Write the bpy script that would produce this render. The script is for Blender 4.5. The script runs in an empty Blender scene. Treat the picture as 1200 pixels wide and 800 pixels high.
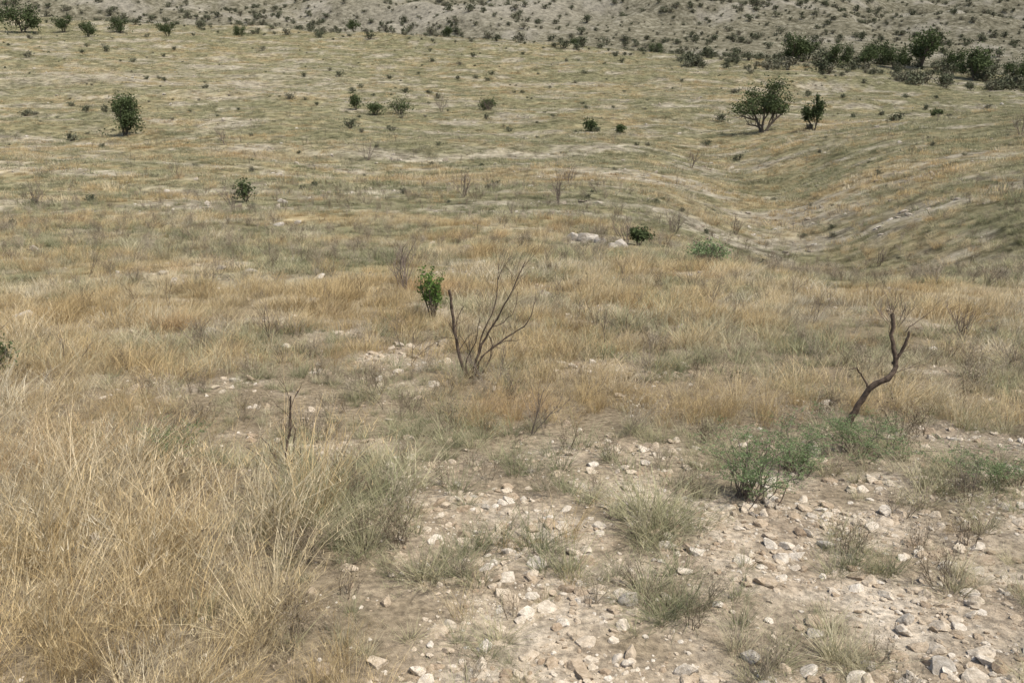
import bpy, math, numpy as np
from mathutils import Vector
RNG=np.random.default_rng(7)
scene=bpy.context.scene

# ---------------------------------------------------------------- noise
def _h(ix,iy,s):
    a=(ix.astype(np.int64)*374761393+iy.astype(np.int64)*668265263+s*974711)&0xFFFFFFFF
    a=((a^(a>>13))*1274126177)&0xFFFFFFFF
    a=a^(a>>16)
    return (a&0xFFFFFF)/float(0xFFFFFF)
def vn(x,y,s=0):
    x=np.asarray(x,float);y=np.asarray(y,float)
    ix=np.floor(x);iy=np.floor(y);fx=x-ix;fy=y-iy
    fx=fx*fx*fx*(fx*(fx*6-15)+10);fy=fy*fy*fy*(fy*(fy*6-15)+10)
    a=_h(ix,iy,s);b=_h(ix+1,iy,s);c=_h(ix,iy+1,s);d=_h(ix+1,iy+1,s)
    return (a*(1-fx)+b*fx)*(1-fy)+(c*(1-fx)+d*fx)*fy
def fbm(x,y,s=0,o=4,g=.5):
    t=0;a=1;n=0
    for i in range(o):
        t=t+a*vn(x*2**i+13.7*i,y*2**i-7.3*i,s+i);n+=a;a*=g
    return t/n*2-1
def ss(a,b,x):
    t=np.clip((x-a)/(b-a),0,1);return t*t*(3-2*t)
def sig(x): return 1/(1+np.exp(-np.clip(x,-30,30)))
def blob(x,y,cx,cy,sx,sy): return np.exp(-((x-cx)/sx)**2-((y-cy)/sy)**2)

# ---------------------------------------------------------------- terrain
TY=[0,2.2,2.75,3.6,5.2,8.5,17,27,45,80,130,180,240,300,400]
TZ=[0,-.09,-.17,-.29,-.57,-1.08,-2.1,-3.1,-4.3,-5.4,-3.3,1.3,8,14,24]
LG=np.linspace(0,math.log(401),3000)
PZ=np.interp(np.exp(LG)-1,TY,TZ)
k=np.exp(-np.linspace(-2.5,2.5,161)**2);k/=k.sum()
PZ=np.convolve(np.pad(PZ,80,mode='edge'),k,'valid')
def prof(Y):
    return np.where(Y>0,np.interp(np.log1p(np.clip(Y,0,400)),LG,PZ),-0.03*Y)
def crest(x,y):
    u=np.clip(x/np.maximum(y,25),-1.2,1.2)
    return 200-70*u+9*fbm(x/30,y*0+3,5,4),u
def terr(x,y):
    """valley line distance, valley window and the two terrace phases"""
    xc=8.9+(y-22)*.16+1.5*fbm(y/18,y*0,7,2)
    win=ss(12,24,y)*(1-ss(60,110,y))
    q=(x*.35+y*.5)/4.2+fbm(x/8,y/8,8,4)*2.4
    q2=(y*.55-x*.12)/7+fbm(x/18,y/11,9,4)*2.8
    return xc,win,np.abs(np.sin(q*1.7)),np.abs(np.sin(q2*1.6))
def height(x,y):
    x=np.asarray(x,float);y=np.asarray(y,float)
    r=np.hypot(x,y)
    yr,u=crest(x,y)
    ym=np.minimum(y,yr)
    z=prof(ym)-4.3*u*ss(50,160,y)-0.08*np.maximum(y-yr,0)
    xc,win,t1,t2=terr(x,y);w=3.2+.03*y
    z=z-1.7*win*np.exp(-((x-xc)/w)**2)+win*2.8*ss(0,26,x-xc)
    z=z+.12*win*ss(-10,6,x-xc)*t1
    z=z+.16*ss(40,70,y)*(1-ss(170,230,y))*t2
    z=z+fbm(x/26,y/17,11,3)*.95*ss(12,60,r)+fbm(x/7,y/5,17,3)*.28*ss(6,34,r)
    z=z+fbm(x/1.3,y/1.3,23,3)*.04*(1-ss(30,60,r))+fbm(x/.3,y/.3,29,2)*.014*(1-ss(6,15,r))
    rr=np.minimum(y,1000)
    far=-9+.17*(rr-255)+fbm(x/110,y/90,31,5)*26*ss(260,520,y)-0.05*np.maximum(y-1000,0)
    far=far+6*ss(290,400,y)*(np.abs(fbm(x/60,y/45,33,4))*2-.6)
    far=np.where(y>120,far,-60)
    kk=3.0;hh=np.clip(.5+.5*(z-far)/kk,0,1)
    z=far*(1-hh)+z*hh+kk*hh*(1-hh)
    return z
def H(x,y): return float(height(np.array([x]),np.array([y]))[0])

GY=[0,2,3.5,4.6,5.6,6.6,8,10,15,18,22,30,37,42,52,65,90,130,200,260,400]
GV=[.2,.2,.15,.13,.25,.27,.48,.62,.48,.25,.18,.16,.26,.6,.34,.24,.22,.2,.15,.1,.05]
def region(x,y):
    e=fbm(x/.9,y/.9,53,3)
    return sig((x+.5+.24*(y-3)+.35*e)*5)*sig((4.25-y+.12*x+.4*e)*4)
def masks(x,y):
    r=np.hypot(x,y)
    n=fbm(x/3.0,y/1.7,41,5,.68)*1.1+fbm(x/16,y/8,43,4,.6)*.7*ss(8,30,r)
    g=np.interp(y,GY,GV)+n*.95
    near=1-ss(5,8,y)
    reg=region(x,y)
    g=g+near*(.8*sig((-x-.75-.35*(y-2.5))*5))
    g=g-.7*blob(x,y,-1.4,4.9,1.1,1.1)-.4*blob(x,y,-1.7,6.2,1.8,.8)-.4*blob(x,y,1.9,4.4,1.3,.6)+.6*blob(x,y,.95,5.8,.8,.5)+.3*blob(x,y,3,6.3,2,.7)
    g=g+.4*blob(x,y,4.5,9,3,2.0)+.3*blob(x,y,-4,10,3,3)-.4*blob(x,y,7.8,17,2.5,4)-.9*reg
    g=g-.35*ss(8,30,x-.2*y)*ss(18,40,y)
    gold=np.clip(g,0,1)
    bn=fbm(x/.5,y/.5,51,4,.65)
    b=reg*np.clip(.86+bn*1.7,0,1)
    b=np.maximum(b,blob(x,y,-.95,4.6,.3,.24)*.95)
    b=np.maximum(b,blob(x,y,.6,4.6,.5,.25)*.9)
    b=np.maximum(b,.7*np.clip(fbm(x/.9,y/.8,55,4,.65)*3-.4,0,1)*ss(3,4.5,y)*(1-ss(16,24,y)))
    fb=fbm(x/6+9,y/2.6,57,5,.68)
    b=np.maximum(b,np.clip((fb-.05)*4,0,1)*ss(14,30,y)*.8*(1-ss(200,280,y)))
    xc,win,t1,t2=terr(x,y)
    brk=np.clip(.25+fbm(x/5,y/4,58,3)*2.2,0,1)
    b=np.maximum(b,.75*np.clip(1-t1*3.2,0,1)*win*ss(-12,2,x-xc)*brk)
    b=np.maximum(b,.5*np.clip(1-t2*3.5,0,1)*ss(35,60,y)*(1-ss(150,200,y))*brk)
    b=np.maximum(b,(.95*blob(x,y,-46,125,24,18)+.9*blob(x,y,8,38,8,4)+.7*blob(x,y,-9,60,9,4)+.7*blob(x,y,-14,36,8,4)+.8*blob(x,y,2,21,2,1.5)+.8*blob(x,y,-4.2,13.5,1.6,.8))*np.clip(.6+fb*2.5,0,1))
    b=np.maximum(b,.9*np.clip(fbm(x/30,y/18,61,5,.7)*4-.3,0,1)*ss(280,330,y))
    b=np.maximum(b,blob(x,y,-20,390,50,35))
    return gold,np.clip(b,0,1)

# ---------------------------------------------------------------- materials
def newmat(name):
    m=bpy.data.materials.new(name);m.use_nodes=True
    nt=m.node_tree;nt.nodes.clear()
    return m,nt
def N(nt,t,**kw):
    n=nt.nodes.new(t)
    for a,v in kw.items(): setattr(n,a,v)
    return n
def mixc(nt,f,a,b,mode='MIX'):
    n=N(nt,'ShaderNodeMix',data_type='RGBA',blend_type=mode)
    for s,v in ((0,f),(6,a),(7,b)):
        if isinstance(v,(int,float)): n.inputs[s].default_value=v
        elif isinstance(v,tuple): n.inputs[s].default_value=(*v,1)
        else: nt.links.new(v,n.inputs[s])
    return n.outputs[2]
def ramp(nt,fac,stops):
    n=N(nt,'ShaderNodeValToRGB')
    e=n.color_ramp.elements
    while len(e)<len(stops): e.new(.5)
    for i,(p,c) in enumerate(stops):
        e[i].position=p;e[i].color=(*c,1) if isinstance(c,tuple) else (c,c,c,1)
    nt.links.new(fac,n.inputs[0]);return n.outputs[0]
def noise(nt,co,scale,detail=4,rough=.6):
    n=N(nt,'ShaderNodeTexNoise');n.inputs['Scale'].default_value=scale
    n.inputs['Detail'].default_value=detail;n.inputs['Roughness'].default_value=rough
    nt.links.new(co,n.inputs['Vector']);return n.outputs['Fac']

def ground_mat():
    m,nt=newmat('dry_grassland_soil')
    co=N(nt,'ShaderNodeTexCoord').outputs['Object']
    at=N(nt,'ShaderNodeAttribute',attribute_name='gmask')
    sp=N(nt,'ShaderNodeSeparateColor');nt.links.new(at.outputs['Color'],sp.inputs[0])
    n1=noise(nt,co,3,6);n2=noise(nt,co,.35,6,.7);n3=noise(nt,co,28,4);n4=noise(nt,co,1.4,8,.75);n5=noise(nt,co,.7,5,.8)
    green=ramp(nt,n4,[(.3,(.088,.088,.046)),(.5,(.18,.168,.095)),(.7,(.285,.255,.15))])
    gold=ramp(nt,n4,[(.3,(.165,.13,.072)),(.5,(.29,.232,.13)),(.7,(.40,.33,.20))])
    base=mixc(nt,sp.outputs[0],green,gold)
    litter=ramp(nt,n3,[(.3,(.12,.095,.065)),(.6,(.28,.225,.15)),(.8,(.41,.34,.24))])
    base=mixc(nt,sp.outputs[2],base,litter)
    soil=ramp(nt,n1,[(.3,(.35,.275,.195)),(.5,(.49,.405,.30)),(.72,(.63,.55,.44))])
    grit=ramp(nt,n3,[(.35,.5),(.55,.95),(.75,1.25)])
    soil=mixc(nt,1.0,soil,grit,'MULTIPLY')
    fsoil=ramp(nt,n4,[(.3,(.20,.168,.12)),(.5,(.32,.28,.21)),(.7,(.45,.405,.325))])
    inv=N(nt,'ShaderNodeMath',operation='SUBTRACT');inv.inputs[0].default_value=1;nt.links.new(sp.outputs[2],inv.inputs[1])
    soil=mixc(nt,inv.outputs[0],soil,fsoil)
    base=mixc(nt,sp.outputs[1],base,soil)
    # far stony hillside: browner scrub ground
    fh=ramp(nt,n2,[(.3,(.11,.10,.066)),(.5,(.175,.158,.108)),(.7,(.26,.238,.175))])
    fh=mixc(nt,sp.outputs[1],fh,(.30,.272,.215))
    base=mixc(nt,at.outputs['Alpha'],base,fh)
    vr=ramp(nt,n2,[(.3,.75),(.7,1.2)])
    base=mixc(nt,1.0,base,vr,'MULTIPLY')
    v5=ramp(nt,n5,[(.36,.62),(.5,1.0),(.7,1.15)])
    v5=mixc(nt,sp.outputs[2],v5,(1,1,1))
    base=mixc(nt,1.0,base,v5,'MULTIPLY')
    b=N(nt,'ShaderNodeBsdfDiffuse');b.inputs['Roughness'].default_value=.8
    nt.links.new(base,b.inputs['Color'])
    bp=N(nt,'ShaderNodeBump');bp.inputs['Strength'].default_value=.7;bp.inputs['Distance'].default_value=.02
    nt.links.new(n3,bp.inputs['Height'])
    bp2=N(nt,'ShaderNodeBump');bp2.inputs['Strength'].default_value=.5;bp2.inputs['Distance'].default_value=.3
    nt.links.new(n4,bp2.inputs['Height']);nt.links.new(bp.outputs[0],bp2.inputs['Normal'])
    nt.links.new(bp2.outputs[0],b.inputs['Normal'])
    o=N(nt,'ShaderNodeOutputMaterial');nt.links.new(b.outputs[0],o.inputs[0]);return m

def blade_mat(name,trans=.3,fixed=None,tipcol=None):
    m,nt=newmat(name)
    if fixed:
        c=N(nt,'ShaderNodeRGB');c.outputs[0].default_value=(*fixed,1);base=c.outputs[0]
    else:
        base=N(nt,'ShaderNodeAttribute',attribute_name='col',attribute_type='INSTANCER').outputs['Color']
    at=N(nt,'ShaderNodeAttribute',attribute_name='bv')
    sp=N(nt,'ShaderNodeSeparateColor');nt.links.new(at.outputs['Color'],sp.inputs[0])
    v=ramp(nt,sp.outputs[0],[(0,.6),(1,1.4)])
    base=mixc(nt,1.0,base,v,'MULTIPLY')
    if tipcol:
        f=N(nt,'ShaderNodeMath',operation='MULTIPLY');nt.links.new(sp.outputs[2],f.inputs[0]);f.inputs[1].default_value=.7
        base=mixc(nt,f.outputs[0],base,tipcol)
    d=N(nt,'ShaderNodeBsdfDiffuse')
    nt.links.new(base,d.inputs['Color'])
    out=d.outputs[0]
    if trans>0:
        t=N(nt,'ShaderNodeBsdfTranslucent');nt.links.new(base,t.inputs[0])
        mx=N(nt,'ShaderNodeMixShader');mx.inputs[0].default_value=trans
        nt.links.new(d.outputs[0],mx.inputs[1]);nt.links.new(t.outputs[0],mx.inputs[2]);out=mx.outputs[0]
    o=N(nt,'ShaderNodeOutputMaterial');nt.links.new(out,o.inputs[0]);return m
def bark_mat(name,c0,c1):
    m,nt=newmat(name)
    co=N(nt,'ShaderNodeTexCoord').outputs['Object']
    n=noise(nt,co,30,5)
    base=ramp(nt,n,[(.35,c0),(.65,c1)])
    d=N(nt,'ShaderNodeBsdfPrincipled');d.inputs['Roughness'].default_value=.85
    d.inputs['Specular IOR Level'].default_value=.2
    nt.links.new(base,d.inputs['Base Color'])
    bp=N(nt,'ShaderNodeBump');bp.inputs['Strength'].default_value=.6;bp.inputs['Distance'].default_value=.01
    nt.links.new(n,bp.inputs['Height']);nt.links.new(bp.outputs[0],d.inputs['Normal'])
    o=N(nt,'ShaderNodeOutputMaterial');nt.links.new(d.outputs[0],o.inputs[0]);return m
def stone_mat(name,inst=True,col=(.5,.45,.37)):
    m,nt=newmat(name)
    co=N(nt,'ShaderNodeTexCoord').outputs['Object']
    if inst: base=N(nt,'ShaderNodeAttribute',attribute_name='col',attribute_type='INSTANCER').outputs['Color']
    else:
        c=N(nt,'ShaderNodeRGB');c.outputs[0].default_value=(*col,1);base=c.outputs[0]
    n=noise(nt,co,2.5,6,.7)
    v=ramp(nt,n,[(.3,(.6,.55,.48)),(.6,(1.05,1.03,1.0))])
    base=mixc(nt,1.0,base,v,'MULTIPLY')
    d=N(nt,'ShaderNodeBsdfDiffuse');d.inputs['Roughness'].default_value=.7
    nt.links.new(base,d.inputs['Color'])
    bp=N(nt,'ShaderNodeBump');bp.inputs['Strength'].default_value=.5;bp.inputs['Distance'].default_value=.1
    nt.links.new(n,bp.inputs['Height']);nt.links.new(bp.outputs[0],d.inputs['Normal'])
    o=N(nt,'ShaderNodeOutputMaterial');nt.links.new(d.outputs[0],o.inputs[0]);return m

M_ground=ground_mat()
M_gold=blade_mat('golden_grass_blade',.25)
M_green=blade_mat('bunch_grass_blade',.25,tipcol=(.49,.43,.29))
M_stem=blade_mat('dry_stem',0)
M_shrubmass=blade_mat('shrub_leaf',0)
M_leaf_dark=blade_mat('acacia_leaf',.15,fixed=(.083,.103,.047))
M_leaf_mid=blade_mat('bush_leaf',.15,fixed=(.09,.112,.05))
M_leaf_bright=blade_mat('bright_bush_leaf',.3,fixed=(.13,.20,.055))
M_leaf_feather=blade_mat('feathery_leaf',.3,fixed=(.21,.27,.13))
M_bark=bark_mat('bark',(.07,.055,.04),(.16,.13,.10))
M_dead=bark_mat('dead_wood',(.05,.035,.025),(.17,.125,.09))
M_deadgrey=bark_mat('grey_dead_twig',(.12,.09,.07),(.24,.19,.15))
M_stone=stone_mat('pale_stone')
M_rock=stone_mat('limestone_rock',False,(.50,.46,.40))

# ---------------------------------------------------------------- mesh helpers
def mesh_np(name,V,F,mats,bv=None,mi=None,smooth=False):
    me=bpy.data.meshes.new(name)
    Fs=F if isinstance(F,list) else [F]
    Fs=[f for f in Fs if len(f)]
    nl=sum(f.size for f in Fs);nf=sum(len(f) for f in Fs)
    me.vertices.add(len(V));me.vertices.foreach_set('co',np.asarray(V,np.float32).ravel())
    me.loops.add(nl);me.loops.foreach_set('vertex_index',np.concatenate([f.ravel() for f in Fs]).astype(np.int32))
    me.polygons.add(nf)
    cnt=np.concatenate([np.full(len(f),f.shape[1]) for f in Fs])
    st=np.concatenate([[0],np.cumsum(cnt)[:-1]])
    me.polygons.foreach_set('loop_start',st.astype(np.int32))
    if mi is not None: me.polygons.foreach_set('material_index',np.asarray(mi,np.int32))
    me.polygons.foreach_set('use_smooth',np.full(nf,smooth))
    me.update(calc_edges=True)
    if bv is not None:
        a=me.attributes.new('bv','FLOAT_COLOR','POINT')
        c=np.ones((len(V),4),np.float32);c[:,:3]=bv;a.data.foreach_set('color',c.ravel())
    for m in mats: me.materials.append(m)
    me.validate()
    return me
class Acc:
    def __init__(s): s.V=[];s.F3=[];s.F4=[];s.B=[];s.n=0;s.m3=[];s.m4=[]
    def add(s,V,F,B,m=0):
        F=np.asarray(F)
        (s.F3 if F.shape[1]==3 else s.F4).append(F+s.n)
        (s.m3 if F.shape[1]==3 else s.m4).append(np.full(len(F),m))
        s.V.append(V);s.B.append(B);s.n+=len(V)
    def V_(s): return np.concatenate(s.V)
    def mesh(s,name,mats,smooth=False,V=None):
        fs=[];mm=[]
        if s.F3: fs.append(np.concatenate(s.F3));mm.append(np.concatenate(s.m3))
        if s.F4: fs.append(np.concatenate(s.F4));mm.append(np.concatenate(s.m4))
        return mesh_np(name,np.concatenate(s.V) if V is None else V,fs,mats,np.concatenate(s.B),np.concatenate(mm),smooth)

def blades(acc,rng,base,az,h,w,lean,curl,segs=4,droop=.25,wind=(0,0),m=0):
    n=len(az)
    d=np.stack([np.cos(az),np.sin(az)],1)
    ta=az+np.pi/2+rng.normal(0,.7,n)
    sd=np.stack([np.cos(ta),np.sin(ta),np.zeros(n)],1)
    t=np.linspace(0,1,segs+1)
    V=np.zeros((n,segs+1,2,3))
    B=np.zeros((n,segs+1,2,3))
    hor=(lean[:,None]*t+curl[:,None]*t**2)*h[:,None]
    px=base[:,0,None]+d[:,0,None]*hor+wind[0]*h[:,None]*t**2
    py=base[:,1,None]+d[:,1,None]*hor+wind[1]*h[:,None]*t**2
    pz=base[:,2,None]+h[:,None]*(t-droop*np.abs(curl[:,None])*t**2.5)
    C=np.stack([px,py,pz],2)
    wt=(w[:,None]*(1-t**1.5*.85))[:,:,None]*.5
    V[:,:,0]=C-sd[:,None]*wt;V[:,:,1]=C+sd[:,None]*wt
    r=rng.random(n);r2=rng.random(n)**2
    B[...,0]=r[:,None,None];B[...,1]=t[None,:,None];B[...,2]=np.clip(r2[:,None,None]*1.2*(.3+.7*t[None,:,None]),0,1)
    i=np.arange(n)[:,None]*(segs+1)*2+np.arange(segs)[None]*2
    F=np.stack([i,i+1,i+3,i+2],-1).reshape(-1,4)
    acc.add(V.reshape(-1,3),F,B.reshape(-1,3),m)
    return C
def tuft(name,seed,n,rad,h,w,lean,curl,segs,mat,wind=(.12,0),droop=.25,heads=0,hd=.05):
    rng=np.random.default_rng(seed);acc=Acc()
    rr=rad*np.sqrt(rng.random(n));a=rng.random(n)*6.283
    base=np.stack([rr*np.cos(a),rr*np.sin(a),np.full(n,-.02)],1)
    az=a+rng.normal(0,.9,n)
    hh=h*(.3+.7*rng.random(n))
    C=blades(acc,rng,base,az,hh,w*(.6+.8*rng.random(n)),lean*rng.random(n)*1.5,curl*rng.random(n)*1.6,segs,droop,wind)
    if heads:
        idx=rng.choice(n,heads,replace=False)
        for j in range(7):
            tt=1-.28*j/7
            kk=tt*segs;i0=int(min(kk,segs-1e-6));f=kk-i0
            p=C[idx,i0]*(1-f)+C[idx,i0+1]*f
            az2=rng.random(heads)*6.283
            hl=hd*(.5+.8*rng.random(heads))
            blades(acc,rng,p,az2,hl,np.full(heads,w),np.full(heads,.5),np.full(heads,.3),1,.2,wind)
    me=acc.mesh(name,[mat]);return bpy.data.objects.new(name,me)

def tube(acc,P,R,sides=5,m=0,b=.5):
    P=np.asarray(P,float);R=np.asarray(R,float);n=len(P)
    T=np.gradient(P,axis=0);T/=np.linalg.norm(T,axis=1)[:,None]+1e-9
    up=np.array([.31,.87,.38]);U=np.cross(T,up);U/=np.linalg.norm(U,axis=1)[:,None]+1e-9
    W=np.cross(T,U)
    a=np.arange(sides)/sides*6.2832
    V=P[:,None]+R[:,None,None]*(np.cos(a)[None,:,None]*U[:,None]+np.sin(a)[None,:,None]*W[:,None])
    V=V.reshape(-1,3)
    i=np.arange(n-1)[:,None]*sides;j=np.arange(sides)[None];j2=(j+1)%sides
    F=np.stack([i+j,i+j2,i+sides+j2,i+sides+j],-1).reshape(-1,4)
    acc.add(V,F,np.full((len(V),3),b),m)
def smoothpoly(pts,k=4,rng=None,j=0.0):
    P=np.asarray(pts,float);n=len(P)
    t=np.linspace(0,n-1,(n-1)*k+1);out=np.zeros((len(t),3))
    for q,tt in enumerate(t):
        i=int(min(tt,n-2));f=tt-i
        p0=P[max(i-1,0)];p1=P[i];p2=P[i+1];p3=P[min(i+2,n-1)]
        out[q]=.5*((2*p1)+(-p0+p2)*f+(2*p0-5*p1+4*p2-p3)*f*f+(-p0+3*p1-3*p2+p3)*f**3)
    if rng is not None: out[1:]+=rng.normal(0,j,(len(out)-1,3))
    return out
def grow(acc,rng,p,d,L,r,lev,tips,ang=.6,kids=3,upb=.15,m=0,jit=.14):
    n=5;P=[p];dd=d.copy()
    for i in range(n-1):
        dd=dd+rng.normal(0,jit,3)+np.array([0,0,upb*.3]);dd/=np.linalg.norm(dd)
        P.append(P[-1]+dd*L/(n-1))
    P=np.array(P);tube(acc,P,np.linspace(r,r*.5,n),5 if r>.01 else 4,m,rng.random())
    if lev==0: tips.append(P[-1]);tips.append(P[-2]);return
    for c in range(kids):
        t=.35+.65*(c+rng.random()*.7)/kids
        q=P[min(int(t*(n-1)),n-1)]
        a=rng.normal(0,1,3);a-=a.dot(dd)*dd;a/=np.linalg.norm(a)+1e-9
        nd=dd*math.cos(ang)+a*math.sin(ang)*(0.7+.6*rng.random())+np.array([0,0,upb]);nd/=np.linalg.norm(nd)
        grow(acc,rng,q,nd,L*(.55+.25*rng.random()),r*.55,lev-1,tips,ang,kids,upb,m,jit)
def leaves(acc,rng,C,s,m=1,b=None,asp=.5):
    n=len(C)
    a=rng.normal(0,1,(n,3));a/=np.linalg.norm(a,axis=1)[:,None]
    c=rng.normal(0,1,(n,3));c-=(c*a).sum(1)[:,None]*a;c/=np.linalg.norm(c,axis=1)[:,None]
    sz=s*(.6+.8*rng.random(n))[:,None]
    V=np.stack([C-a*sz,C+c*sz*asp,C+a*sz,C-c*sz*asp],1).reshape(-1,3)
    F=np.arange(n*4).reshape(n,4)
    bb=rng.random(n) if b is None else np.clip(b+rng.normal(0,.15,n),0,1)
    B=np.repeat(np.stack([bb,bb,bb*0],1),4,axis=0)
    acc.add(V,F,B,m)
def tree_mesh(name,seed,h,w,leafmat,barkmat,nleaf=5000,ls=.07,trunk=.25,stems=3,lev=2,kids=3,ang=.6,spread=.28,flat=.7,lowfill=0,zmin=.02):
    rng=np.random.default_rng(seed);acc=Acc();tips=[]
    for sI in range(stems):
        a=6.283*sI/stems+rng.random();tl=.35+.35*rng.random()
        d=np.array([math.cos(a)*tl,math.sin(a)*tl,1.]);d/=np.linalg.norm(d)
        grow(acc,rng,np.array([math.cos(a)*.03,math.sin(a)*.03,-.03]),d,.5,.045/stems**.4,lev,tips,ang,kids)
    T=np.array(tips)
    if lowfill:
        q=rng.normal(0,1,(lowfill,3))*np.array([.3,.3,.12])+np.array([0,0,.2]);T=np.concatenate([T,q])
    c=rng.integers(0,len(T),nleaf)
    cb=rng.random(len(T))
    L=T[c]+rng.normal(0,1,(nleaf,3))*spread*np.array([.32,.32,.32*flat])*(.5+rng.random(len(T))[c][:,None])
    ok=L[:,2]>zmin;L=L[ok];c=c[ok]
    sx=w/ (np.percentile(np.abs(L[:,0]),97)*2);sz=h/np.percentile(L[:,2],99.5)
    S=np.array([sx,sx,sz])
    acc.V=[v*S for v in acc.V]
    leaves(acc,rng,L*S,ls,1,cb[c])
    return acc.mesh(name,[barkmat,leafmat])
def put(name,me,x,y,rz=0,dz=0,s=1):
    o=bpy.data.objects.new(name,me);scene.collection.objects.link(o)
    o.location=(x,y,H(x,y)+dz);o.rotation_euler=(0,0,rz);o.scale=(s,s,s);return o

def scatter(name,sources,P,rot,scl,idx,col):
    coll=bpy.data.collections.new(name+'_parts')
    for i,o in enumerate(sources):
        o.name='%s_part_%02d'%(name,i);coll.objects.link(o)
    n=len(P);me=bpy.data.meshes.new(name)
    me.vertices.add(n);me.vertices.foreach_set('co',np.asarray(P,np.float32).ravel())
    def at(nm,ty,key,v):
        a=me.attributes.new(nm,ty,'POINT');a.data.foreach_set(key,np.ascontiguousarray(v).ravel())
    at('rot','FLOAT_VECTOR','vector',rot.astype(np.float32))
    at('scl','FLOAT_VECTOR','vector',scl.astype(np.float32))
    at('idx','INT','value',idx.astype(np.int32))
    c=np.ones((n,4),np.float32);c[:,:3]=col;at('col','FLOAT_COLOR','color',c)
    ob=bpy.data.objects.new(name,me);scene.collection.objects.link(ob)
    ng=bpy.data.node_groups.new(name+'_nodes','GeometryNodeTree')
    ng.interface.new_socket('Geometry',in_out='INPUT',socket_type='NodeSocketGeometry')
    ng.interface.new_socket('Geometry',in_out='OUTPUT',socket_type='NodeSocketGeometry')
    gi=ng.nodes.new('NodeGroupInput');go=ng.nodes.new('NodeGroupOutput')
    mp=ng.nodes.new('GeometryNodeMeshToPoints')
    ip=ng.nodes.new('GeometryNodeInstanceOnPoints')
    ci=ng.nodes.new('GeometryNodeCollectionInfo');ci.inputs['Collection'].default_value=coll
    ci.inputs['Separate Children'].default_value=True;ci.inputs['Reset Children'].default_value=True
    ng.links.new(gi.outputs[0],mp.inputs['Mesh']);ng.links.new(mp.outputs[0],ip.inputs['Points'])
    ng.links.new(ci.outputs[0],ip.inputs['Instance']);ip.inputs['Pick Instance'].default_value=True
    def na(nm,ty):
        a=ng.nodes.new('GeometryNodeInputNamedAttribute');a.data_type=ty;a.inputs['Name'].default_value=nm
        return a.outputs['Attribute']
    ng.links.new(na('idx','INT'),ip.inputs['Instance Index'])
    e=ng.nodes.new('FunctionNodeEulerToRotation');ng.links.new(na('rot','FLOAT_VECTOR'),e.inputs[0])
    ng.links.new(e.outputs[0],ip.inputs['Rotation'])
    ng.links.new(na('scl','FLOAT_VECTOR'),ip.inputs['Scale'])
    ng.links.new(ip.outputs[0],go.inputs[0])
    md=ob.modifiers.new('instances','NODES');md.node_group=ng
    return ob

# ---------------------------------------------------------------- ground sheet
th=np.concatenate([np.radians(np.linspace(-48,48,820)),np.radians(np.linspace(48,312,120)[1:-1])])
nr=640;rad=np.exp(np.linspace(math.log(.4),math.log(1600),nr))
TH,RR=np.meshgrid(th,rad)
X=np.sin(TH)*RR;Y=np.cos(TH)*RR
Z=height(X,Y);g,b=masks(X,Y)
V=np.stack([X,Y,Z],-1).reshape(-1,3);nt_=len(th)
i=np.arange(nr-1)[:,None]*nt_;j=np.arange(nt_)[None];j2=(j+1)%nt_
F=np.stack([i+j,i+nt_+j,i+nt_+j2,i+j2],-1).reshape(-1,4)
V=np.concatenate([V,[[0,0,H(0,0)]]]);c0=len(V)-1
F3=np.stack([np.arange(nt_),(np.arange(nt_)+1)%nt_,np.full(nt_,c0)],1)
me=mesh_np('ground',V,[F,F3],[M_ground],smooth=True)
a=me.attributes.new('gmask','FLOAT_COLOR','POINT')
lit=1-ss(7,16,RR)
yr,_u=crest(X,Y);fa=ss(-25,45,Y-yr+22*fbm(X/14,Y/10,66,4))
G=np.stack([g,b,lit,fa],-1).reshape(-1,4);G=np.concatenate([G,[[.5,.5,1,0]]])
a.data.foreach_set('color',G.astype(np.float32).ravel())
scene.collection.objects.link(bpy.data.objects.new('ground',me))

# ---------------------------------------------------------------- grass
def sample(n,rr,rho,half=52):
    lr=np.linspace(math.log(rr[0]),math.log(rr[-1]),4000);r=np.exp(lr)
    d=np.exp(np.interp(lr,np.log(rr),np.log(rho)))*r*r
    c=np.cumsum(d);c/=c[-1]
    r=np.interp(RNG.random(n),c,r);t=np.radians((RNG.random(n)*2-1)*half)
    return np.sin(t)*r,np.cos(t)*r,r
NG=115000
x,y,r=sample(NG,[1.0,3,6,12,30,80,150,240],[130,132,85,38,11.5,3.2,1.5,.8])
gold,bare=masks(x,y)
clus=fbm(x/.32,y/.32,71,3)
keep=RNG.random(len(x))>bare*np.where(r<8,1.0-.38*np.clip(clus*3,0,1),.88)
keep&=(RNG.random(len(x))<np.clip(.78+clus*1.4,.12,1))|(r>16)
keep&=(y<crest(x,y)[0]+10)
x,y,r,gold,bare,clus=[q[keep] for q in (x,y,r,gold,bare,clus)]
n=len(x);z=height(x,y)
rnd=RNG.random(n)
isg=(gold+RNG.normal(0,.2,n)+clus*.3)>.5
def cols(n,table,pv):
    t=np.array(table);k=np.clip(pv*(len(t)-1),0,len(t)-1.001);i=k.astype(int);f=(k-i)[:,None]
    return t[i]*(1-f)+t[i+1]*f
gsrc=[tuft('g%d'%q,100+q,52,.07,.43,.0026,.28,.45,3,M_gold,(.24,.03),heads=16,hd=.035) for q in range(4)]
gsrc+=[tuft('gp%d'%q,140+q,100,.22,.33,.0055,.36,.5,3,M_gold,(.24,.03)) for q in range(3)]
gsrc+=[tuft('gf%d'%q,160+q,80,.5,.32,.016,.35,.35,2,M_gold,(.15,.03)) for q in range(2)]
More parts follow.
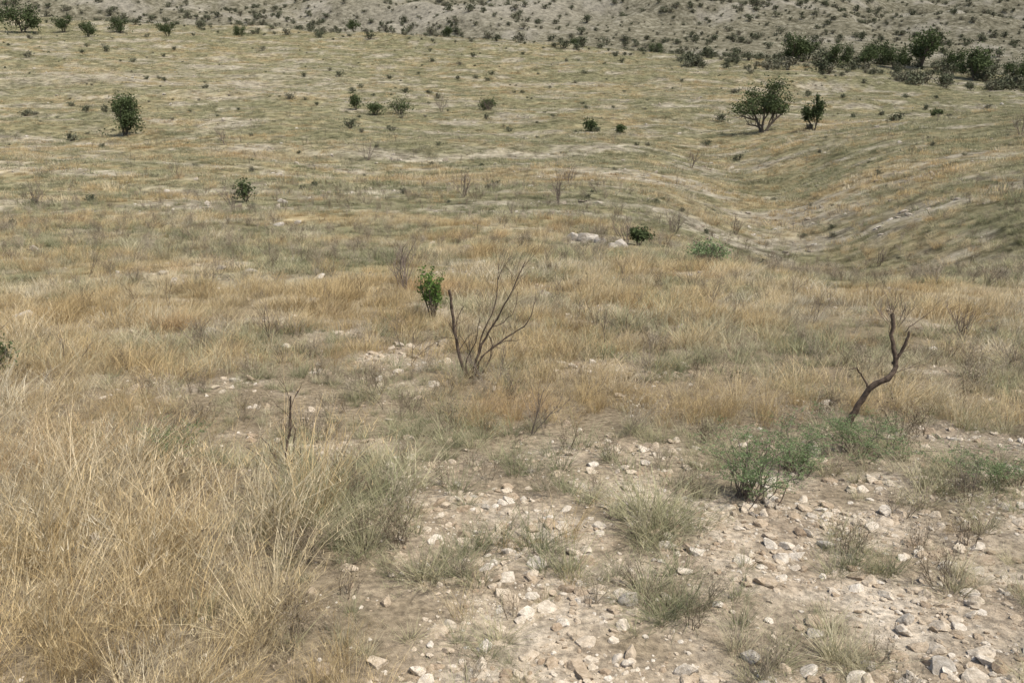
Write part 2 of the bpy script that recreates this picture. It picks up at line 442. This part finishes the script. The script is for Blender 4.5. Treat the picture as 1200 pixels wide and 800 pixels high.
bsrc=[tuft('b%d'%q,200+q,80,.05,.23,.0030,.75,.5,3,M_green,(0,0),heads=6,hd=.03) for q in range(4)]
bsrc+=[tuft('bp%d'%q,240+q,95,.2,.23,.0065,.5,.5,3,M_green,(0,0)) for q in range(3)]
bsrc+=[tuft('bf%d'%q,260+q,80,.5,.24,.018,.5,.4,2,M_green,(0,0)) for q in range(2)]
def grass(name,sel,src,table,hs,seed):
    rng=np.random.default_rng(seed)
    xs,ys,zs,rs=x[sel],y[sel],z[sel],r[sel];m=len(xs)
    u=rng.random(m)
    idx=np.where(rs<6+5*u,rng.integers(0,4,m),np.where(rs<30+25*u,4+rng.integers(0,3,m),7+rng.integers(0,2,m)))
    s=(.45+.75*rng.random(m))*hs[sel]
    wd=s*(.9+.3*rng.random(m))*(1+np.clip(rs-60,0,150)*.006)
    scl=np.stack([wd,wd,s],1)
    rot=np.stack([rng.normal(0,.12,m),rng.normal(.05,.12,m),rng.normal(0,1.0,m)],1)
    pv=np.clip(.5+.5*fbm(xs/1.7,ys/1.7,seed,4,.7)*1.5+rng.normal(0,.22,m),0,1)
    c=cols(m,table,pv)*(.78+.44*rng.random(m))[:,None]
    ru=np.clip(fbm(xs/1.1,ys/.7,seed+9,3)*3-.9,0,1)[:,None]*(1 if seed==301 else 0)
    c=c*(1-ru*.6)+np.array([.51,.335,.17])*ru*.6
    scatter(name,src,np.stack([xs,ys,zs],1),rot,scl,idx,c)
hs=(.82+.5*fbm(x/1.8,y/1.8,81,3))
hg=hs*np.where(y<4.5,np.where(x<-.8,1.06,.75),.77+.14*ss(12,25,r))
grass('golden_grass',isg,gsrc,[(.38,.28,.14),(.48,.365,.195),(.54,.44,.27),(.58,.515,.38)],hg,301)
gr=~isg
tw=rnd<.19
# bunch grass grows as separate fuller tussocks on the stony ground
hb=hs*np.where(y<4.6,.66+.4*np.clip(clus*2.5,0,1),.86)
grass('green_bunch_grass',gr&~tw,bsrc,[(.17,.185,.095),(.25,.25,.14),(.36,.33,.195),(.48,.425,.29)],hb,302)
def stemtuft(nm,seed,h=.3,ns=7,rr=.0022,mat=None):
    rng=np.random.default_rng(seed);acc=Acc();tips=[]
    for q in range(ns):
        a=rng.random()*6.28;tl=.5*rng.random()
        grow(acc,rng,np.array([math.cos(a)*.03,math.sin(a)*.03,-.01]),np.array([math.cos(a)*tl,math.sin(a)*tl,1.])/math.hypot(tl,1),h*.55,rr,2,tips,.5,3,.1)
    T=np.array(tips);leaves(acc,rng,T+rng.normal(0,.008,T.shape),.006,0)
    return bpy.data.objects.new(nm,acc.mesh(nm,[M_stem]))
ssrc=[stemtuft('st%d'%q,400+q) for q in range(4)]
sel=gr&tw&(r<40);m=sel.sum();rng=np.random.default_rng(9)
s=(.4+.65*rng.random(m))*np.where(r[sel]>14,1.35,1)*np.where(r[sel]<5,.85,1)
scatter('dry_weed_stems',ssrc,np.stack([x[sel],y[sel],z[sel]],1),np.stack([rng.normal(0,.15,m),rng.normal(0,.15,m),rng.random(m)*6.28],1),
        np.stack([s,s,s],1),rng.integers(0,4,m),cols(m,[(.16,.125,.085),(.27,.22,.155),(.43,.365,.265)],rng.random(m)))
# thin bare twigs standing above the grass
tsrc=[stemtuft('tw%d'%q,440+q,1.0,2+q%3,.0055) for q in range(5)]
xs,ys,rs=sample(680,[4.2,8,20,60,110],[.8,.8,.32,.1,.03]);m=len(xs)
s=.22+.38*rng.random(m)**1.5+np.clip(rs-10,0,60)*.008
scatter('bare_twigs',tsrc,np.stack([xs,ys,height(xs,ys)],1),np.stack([rng.normal(0,.2,m),rng.normal(0,.2,m),rng.random(m)*6.28],1),
        np.stack([s,s,s],1),rng.integers(0,5,m),cols(m,[(.09,.07,.055),(.16,.13,.10),(.24,.2,.16)],rng.random(m)))

# ---------------------------------------------------------------- stones
import bmesh
def stone(nm,seed,mat,flat=.6,sub=2,cuts=14):
    rng=np.random.default_rng(seed)
    bm=bmesh.new();bmesh.ops.create_icosphere(bm,subdivisions=sub,radius=1)
    Vv=np.array([v.co[:] for v in bm.verts])
    for q in range(cuts):
        d=rng.normal(0,1,3);d/=np.linalg.norm(d);k=.45+.4*rng.random()
        ex=np.maximum(Vv@d-k,0);Vv=Vv-ex[:,None]*d
    Vv=Vv*np.array([1,.6+.4*rng.random(),flat*(.7+.5*rng.random())])+rng.normal(0,.015,Vv.shape)
    for v,c in zip(bm.verts,Vv): v.co=c
    me=bpy.data.meshes.new(nm);bm.to_mesh(me);bm.free();me.materials.append(mat);return me
st=[bpy.data.objects.new('s%d'%q,stone('s%d'%q,500+q,M_stone)) for q in range(9)]
def stones(name,xs,ys,rs,s,seed,tab):
    m=len(xs);rng=np.random.default_rng(seed)
    scatter(name,st,np.stack([xs,ys,height(xs,ys)+s*.05],1),rng.normal(0,.35,(m,3))+np.stack([np.zeros(m),np.zeros(m),rng.random(m)*6.28],1),
        np.stack([s,s,s],1),rng.integers(0,9,m),cols(m,tab,rng.random(m)))
tab=[(.42,.33,.24),(.55,.46,.35),(.66,.58,.47),(.74,.69,.61)]
xs,ys,rs=sample(92000,[1.0,4.5,6,9,16],[2600,2400,900,350,90])
gd,br=masks(xs,ys);kp=RNG.random(len(xs))<np.clip(br,0,1)**1.2+.03
kp&=RNG.random(len(xs))<np.clip(.75+fbm(xs/.25,ys/.25,95,3)*1.3,.2,1)
xs,ys,rs=xs[kp],ys[kp],rs[kp];m=len(xs)
s=np.minimum(.0052+.0078*RNG.pareto(1.85,m),.046)*np.where(rs>6,1.35,1)
stones('gravel_stones',xs,ys,rs,s,1,tab)
xs,ys,rs=sample(32000,[8,12,25,50,90,160],[10,9,7,4,1.4,.45])
gd,br=masks(xs,ys);kp=RNG.random(len(xs))<np.clip(br,0,1)**1.5+.03*(rs<45)
xs,ys,rs=xs[kp],ys[kp],rs[kp];m=len(xs)
s=np.minimum(.03+.035*RNG.pareto(2.1,m),.2)*(.7+rs*.009)
stones('outcrop_stones',xs,ys,rs,s,2,[(.30,.26,.20),(.40,.355,.285),(.51,.46,.39),(.60,.56,.49)])

def rockset(name,items,seed=0):
    for q,(X0,Y0,S) in enumerate(items):
        me=stone(name,900+seed+q,M_rock,.65,3,16);o=put(name,me,X0,Y0,q*1.3,S*.15,S)
rockset('limestone_rock',[(1.74,20.6,.36),(1.45,20.9,.22),(2.05,20.3,.2),(2.42,19.5,.26),(2.2,19.2,.18),
    (1.32,2.28,.05),(-.18,3.75,.035),(-.12,3.62,.03),
    (-.27,3.95,.035),(.1,4.2,.03),(.42,2.72,.05),(1.1,2.3,.04),(.3,3.1,.035),(.62,3.9,.03),(1.0,2.5,.04),(1.35,2.6,.045),(.75,2.35,.04),
    (-6.2,23.5,.2),(-5.8,23.8,.15),(-8.0,31,.24),(-4.3,14.2,.14),(-4.9,14.6,.12)])

# ---------------------------------------------------------------- dead shrubs / branches (local metres)
def dead(name,x0,y0,sc,stems,seed,twigs=4,mat=M_dead,depth=.06):
    rng=np.random.default_rng(seed);acc=Acc()
    for pts,r0,r1 in stems:
        yy=np.cumsum(rng.normal(0,depth*.5,len(pts)));yy[0]=0 if pts[0]==(0,0) else yy[0]
        P=smoothpoly([(a*sc,yy[q],b*sc-.02) for q,(a,b) in enumerate(pts)],4,rng,.0035)
        R=np.linspace(r0,r1,len(P))*(1+rng.normal(0,.1,len(P)))
        tube(acc,P,R,7,0)
        L=np.linalg.norm(P[-1]-P[0])
        for q in range(twigs):
            k=rng.integers(len(P)//3,len(P)-1);d=P[k+1]-P[k];d/=np.linalg.norm(d)
            a=rng.normal(0,1,3);d=d+a*.45+np.array([0,0,.25]);d/=np.linalg.norm(d)
            grow(acc,rng,P[k],d,L*.28,min(r1*.6,.003),1,[],.5,2,.1)
    return put(name,acc.mesh(name,[mat],True),x0,y0)
dead('dead_shrub',-.33,6.75,.0076,[
 ([(-4,0),(-12,25),(-17,55),(-21,100)],.015,.011),
 ([(0,0),(8,32),(24,62),(40,92),(56,130)],.012,.003),
 ([(2,0),(14,30),(38,50),(60,70),(68,97)],.010,.002),
 ([(3,0),(10,45),(26,85),(30,128)],.009,.002),
 ([(0,0),(-6,18),(4,42),(10,70)],.007,.002),
 ([(0,0),(16,12),(22,34),(18,50)],.007,.003),
 ([(10,28),(30,42),(52,48)],.005,.002),([(24,62),(44,76),(50,100)],.004,.0015)],1,8)
dead('dead_branch',2.08,5.1,.0058,[
 ([(0,0),(8,22),(20,48),(38,66),(43,78),(38,100),(34,130)],.022,.012),
 ([(42,76),(48,94),(51,112)],.013,.007),
 ([(51,110),(62,122),(80,136)],.003,.0012),
 ([(20,48),(13,60),(4,70),(-4,70)],.007,.002),
 ([(38,100),(30,118),(36,150)],.003,.001)],2,1,depth=.03)
dead('dead_shrub',-1.16,4.2,.0047,[
 ([(0,0),(-2,30),(4,60),(8,100)],.008,.004),([(0,0),(8,30),(12,66)],.005,.002),
 ([(-6,0),(-14,25),(-26,55)],.004,.0015),([(-4,0),(-20,20),(-44,42)],.004,.0015),([(0,0),(14,20),(20,50)],.004,.0015)],3,7,M_dead)
for q,(X0,Y0,hh) in enumerate([(-1.5,11.8,.95),(2.6,19.9,.9),(-8.8,28,1.1),(5,27,1.0),(1.6,31,1.4),(-1.8,33,1.4),(8.2,32,1.0),(8,26,.9),(-16,30,1.1),(11,26,.8),(4.2,9.3,.5),(2.6,40,1.3),(-8,104,2.6),(-2.7,104,1.8),(-9,56,1.6),(12,60,1.6),(-19,60,1.7),(28,50,1.6),(4.6,8.6,.5)]):
    rng=np.random.default_rng(600+q);acc=Acc()
    for s_ in range(6):
        a=rng.random()*6.28;tl=.15+.5*rng.random()
        grow(acc,rng,np.array([math.cos(a)*.03*hh,math.sin(a)*.03*hh,-.02]),np.array([math.cos(a)*tl,math.sin(a)*tl,1.])/math.hypot(tl,1),hh*.55,.009*hh,2,[],.45,3,.15)
    put('dead_shrub',acc.mesh('dead_shrub',[M_deadgrey]),X0,Y0)

# ---------------------------------------------------------------- living bushes and trees
put('green_bush',tree_mesh('green_bush',21,.6,.26,M_leaf_bright,M_bark,1300,.016,stems=5,lev=2,ang=.3,spread=.17),-.91,9.7)
put('green_bush',tree_mesh('green_bush',22,.42,.5,M_leaf_mid,M_bark,1500,.03,stems=5,lev=2),2.95,20.4)
put('green_bush',tree_mesh('green_bush',23,.45,.8,M_leaf_feather,M_bark,1300,.022,stems=6,lev=2),3.9,17.3)
put('green_bush',tree_mesh('green_bush',24,.8,.7,M_leaf_mid,M_bark,700,.045,stems=6,lev=2),-9.3,31)
put('green_bush',tree_mesh('green_bush',25,.35,.4,M_leaf_mid,M_bark,1000,.018,stems=6,lev=2),-4.2,6.7)
put('green_bush',tree_mesh('green_bush',26,3.3,2.6,M_leaf_mid,M_bark,5000,.09,stems=5,lev=2,lowfill=10),-32,75)
put('acacia_tree',tree_mesh('acacia_tree',33,4.6,4.8,M_leaf_dark,M_bark,7500,.10,stems=3,lev=3,kids=3,ang=.75,spread=.24,flat=.6,zmin=.3),23.2,84)
put('acacia_tree',tree_mesh('acacia_tree',32,3.0,2.0,M_leaf_dark,M_bark,3000,.09,stems=3,lev=2,spread=.25,zmin=.2),26.9,81)
for q,(X0,Y0,h_,w_) in enumerate([(-17.6,103,1.9,1.2),(-15,100,1.4,1.9),(-12.4,101,1.9,2.4),(7.4,86,1.2,1.3),(10,84,.8,1.0),(-2.6,105,1.4,1.7),(40,86,1.0,1.0)]):
    put('round_bush',tree_mesh('round_bush',40+q,h_,w_,M_leaf_mid,M_bark,1200,.08,stems=5,lev=2,spread=.36,lowfill=6),X0,Y0,q)
tm=[tree_mesh('savanna_tree',60+q,1,1.1,M_leaf_dark,M_bark,2600,.035,stems=2+q%3,lev=2,spread=.32,lowfill=5*(q%2)) for q in range(4)]
for q,(X0,Y0,S) in enumerate([(52,172,5.4),(60,172,4.2),(65,171,3.6),(70,170,4),(75,171,6.8),(80,168,4),(79,158,5.6),(86,158,3.6),(91,160,4.8),(93,150,3.8),(98,153,4.4),(70,178,4.6),(57,180,3.4),(84,166,3.2),(88,148,3),(-104,200,6.2),(-97,203,3.6),(-86,206,3.5),(-112,204,4),(-84,186,3.2),(-72,196,3),(-58,200,2.6),(-35,208,2.8),(-14,206,2.4),(14,200,2.6),(30,192,2.8)]):
    put('savanna_tree',tm[q%4],X0,Y0,q*1.7,-.1,S)

# feathery shrub: arching stems with paired leaflets
def feather(name,x0,y0,h,w,ns,seed,mat):
    rng=np.random.default_rng(seed);acc=Acc()
    for q in range(ns):
        a=rng.random()*6.283;L=(.5+.5*rng.random());rr=w*.5*rng.random()**.6
        bx,by=rng.normal(0,w*.1,2)
        P=smoothpoly([(bx,by,-.01),(bx+math.cos(a)*rr*.4,by+math.sin(a)*rr*.4,h*L*.6),(bx+math.cos(a)*rr,by+math.sin(a)*rr,h*L*(1.0-.25*rr/w))],5,rng,.004)
        tube(acc,P,np.linspace(.003,.001,len(P)),4,0)
        for k in range(3,len(P)):
            for s_ in range(2):
                b=rng.random()*6.28;l=.04+.035*rng.random()
                d=np.array([math.cos(b),math.sin(b),.35]);d/=np.linalg.norm(d)
                Q=P[k]+d*np.linspace(.1,1,8)[:,None]*l
                leaves(acc,rng,np.repeat(Q,2,0)+rng.normal(0,.003,(16,3)),.0045,1,rng.random(),.35)
    put(name,acc.mesh(name,[M_deadgrey,mat]),x0,y0)
feather('feathery_shrub',1.12,3.8,.34,.55,40,71,M_leaf_feather)
feather('feathery_shrub',1.95,4.5,.2,.8,40,72,M_leaf_feather)
feather('feathery_shrub',1.5,4.25,.22,.5,26,73,M_leaf_feather)
feather('feathery_shrub',2.35,3.95,.17,.5,18,74,M_leaf_feather)
feather('feathery_shrub',-1.75,4.2,.28,.35,22,75,M_leaf_feather)

# masses of small far shrubs
src=[bpy.data.objects.new('m%d'%q,tree_mesh('m%d'%q,80+q,1,1.15,M_shrubmass,M_bark,380,.075,stems=5,lev=1,kids=3,spread=.36,lowfill=6)) for q in range(4)]
P=[]
def addm(xx,yy,ss_): P.append(np.stack([xx,yy,ss_],1))
nn=20000;yy=np.sqrt(RNG.random(nn)*(750**2-255**2)+255**2);xx=yy*(RNG.random(nn)*2-1)*.8
kp=RNG.random(nn)<.28+1.1*np.clip(fbm(xx/45,yy/30,91,4)+.25,0,1);xx,yy=xx[kp],yy[kp];addm(xx,yy,.8+2.4*RNG.random(len(xx))**2.3)
nn=380;yy=65+135*RNG.random(nn)**.8;xx=yy*(RNG.random(nn)*2-1)*.75;addm(xx,yy,.3+.85*RNG.random(nn)**3)
nn=90;yy=22+50*RNG.random(nn);xx=yy*(RNG.random(nn)*2-1)*.75;addm(xx,yy,.18+.22*RNG.random(nn)**2)
nn=620;yy=135+65*RNG.random(nn);xx=yy*(.18+.6*RNG.random(nn));kp=np.abs(yy-(192-70*xx/yy))<15;addm(xx[kp],yy[kp],.8+2.0*RNG.random(kp.sum())**2)
nn=650;yy=165+75*RNG.random(nn);xx=yy*(RNG.random(nn)*1.3-.75);kp=np.abs(yy-(203-70*xx/yy))<16;addm(xx[kp],yy[kp],.6+1.7*RNG.random(kp.sum())**2)
P=np.concatenate(P);m=len(P);S=P[:,2]
scatter('distant_shrubs',src,np.stack([P[:,0],P[:,1],height(P[:,0],P[:,1])-.05],1),np.stack([np.zeros(m),np.zeros(m),RNG.random(m)*6.28],1),
   np.stack([S,S,S*(.65+.4*RNG.random(m))],1),RNG.integers(0,4,m),cols(m,[(.085,.092,.055),(.13,.135,.085),(.20,.185,.13)],RNG.random(m)))  # lightened grey-greens: distance haze is put into the shrub colour

# ---------------------------------------------------------------- light, sky, camera
EL,AZ=62,130   # sun elevation, azimuth clockwise from +Y
w=bpy.data.worlds.new('World');scene.world=w;w.use_nodes=True
nt=w.node_tree;sk=nt.nodes.new('ShaderNodeTexSky');sk.sky_type='NISHITA';sk.sun_disc=False
sk.sun_elevation=math.radians(EL);sk.sun_rotation=math.radians(AZ);sk.dust_density=2.5
bg=nt.nodes['Background'];bg.inputs[1].default_value=.15;nt.links.new(sk.outputs[0],bg.inputs[0])
L=bpy.data.lights.new('sun','SUN');L.energy=4.2;L.angle=math.radians(.6);L.color=(1,.96,.87)
lo=bpy.data.objects.new('sun',L);scene.collection.objects.link(lo)
e,a_=math.radians(EL),math.radians(AZ)
dv=Vector((math.sin(a_)*math.cos(e),math.cos(a_)*math.cos(e),math.sin(e)))
lo.rotation_euler=dv.to_track_quat('Z','Y').to_euler();lo.location=(0,0,30)
cam=bpy.data.cameras.new('camera');co=bpy.data.objects.new('camera',cam);scene.collection.objects.link(co)
co.location=(0,0,1.7);co.rotation_euler=(math.radians(90-18.1),0,0);cam.lens=31.2;cam.sensor_width=36
cam.clip_start=.05;cam.clip_end=4000;scene.camera=co
scene.view_settings.view_transform='Standard';scene.view_settings.look='None';scene.view_settings.exposure=0
print('grass',n)
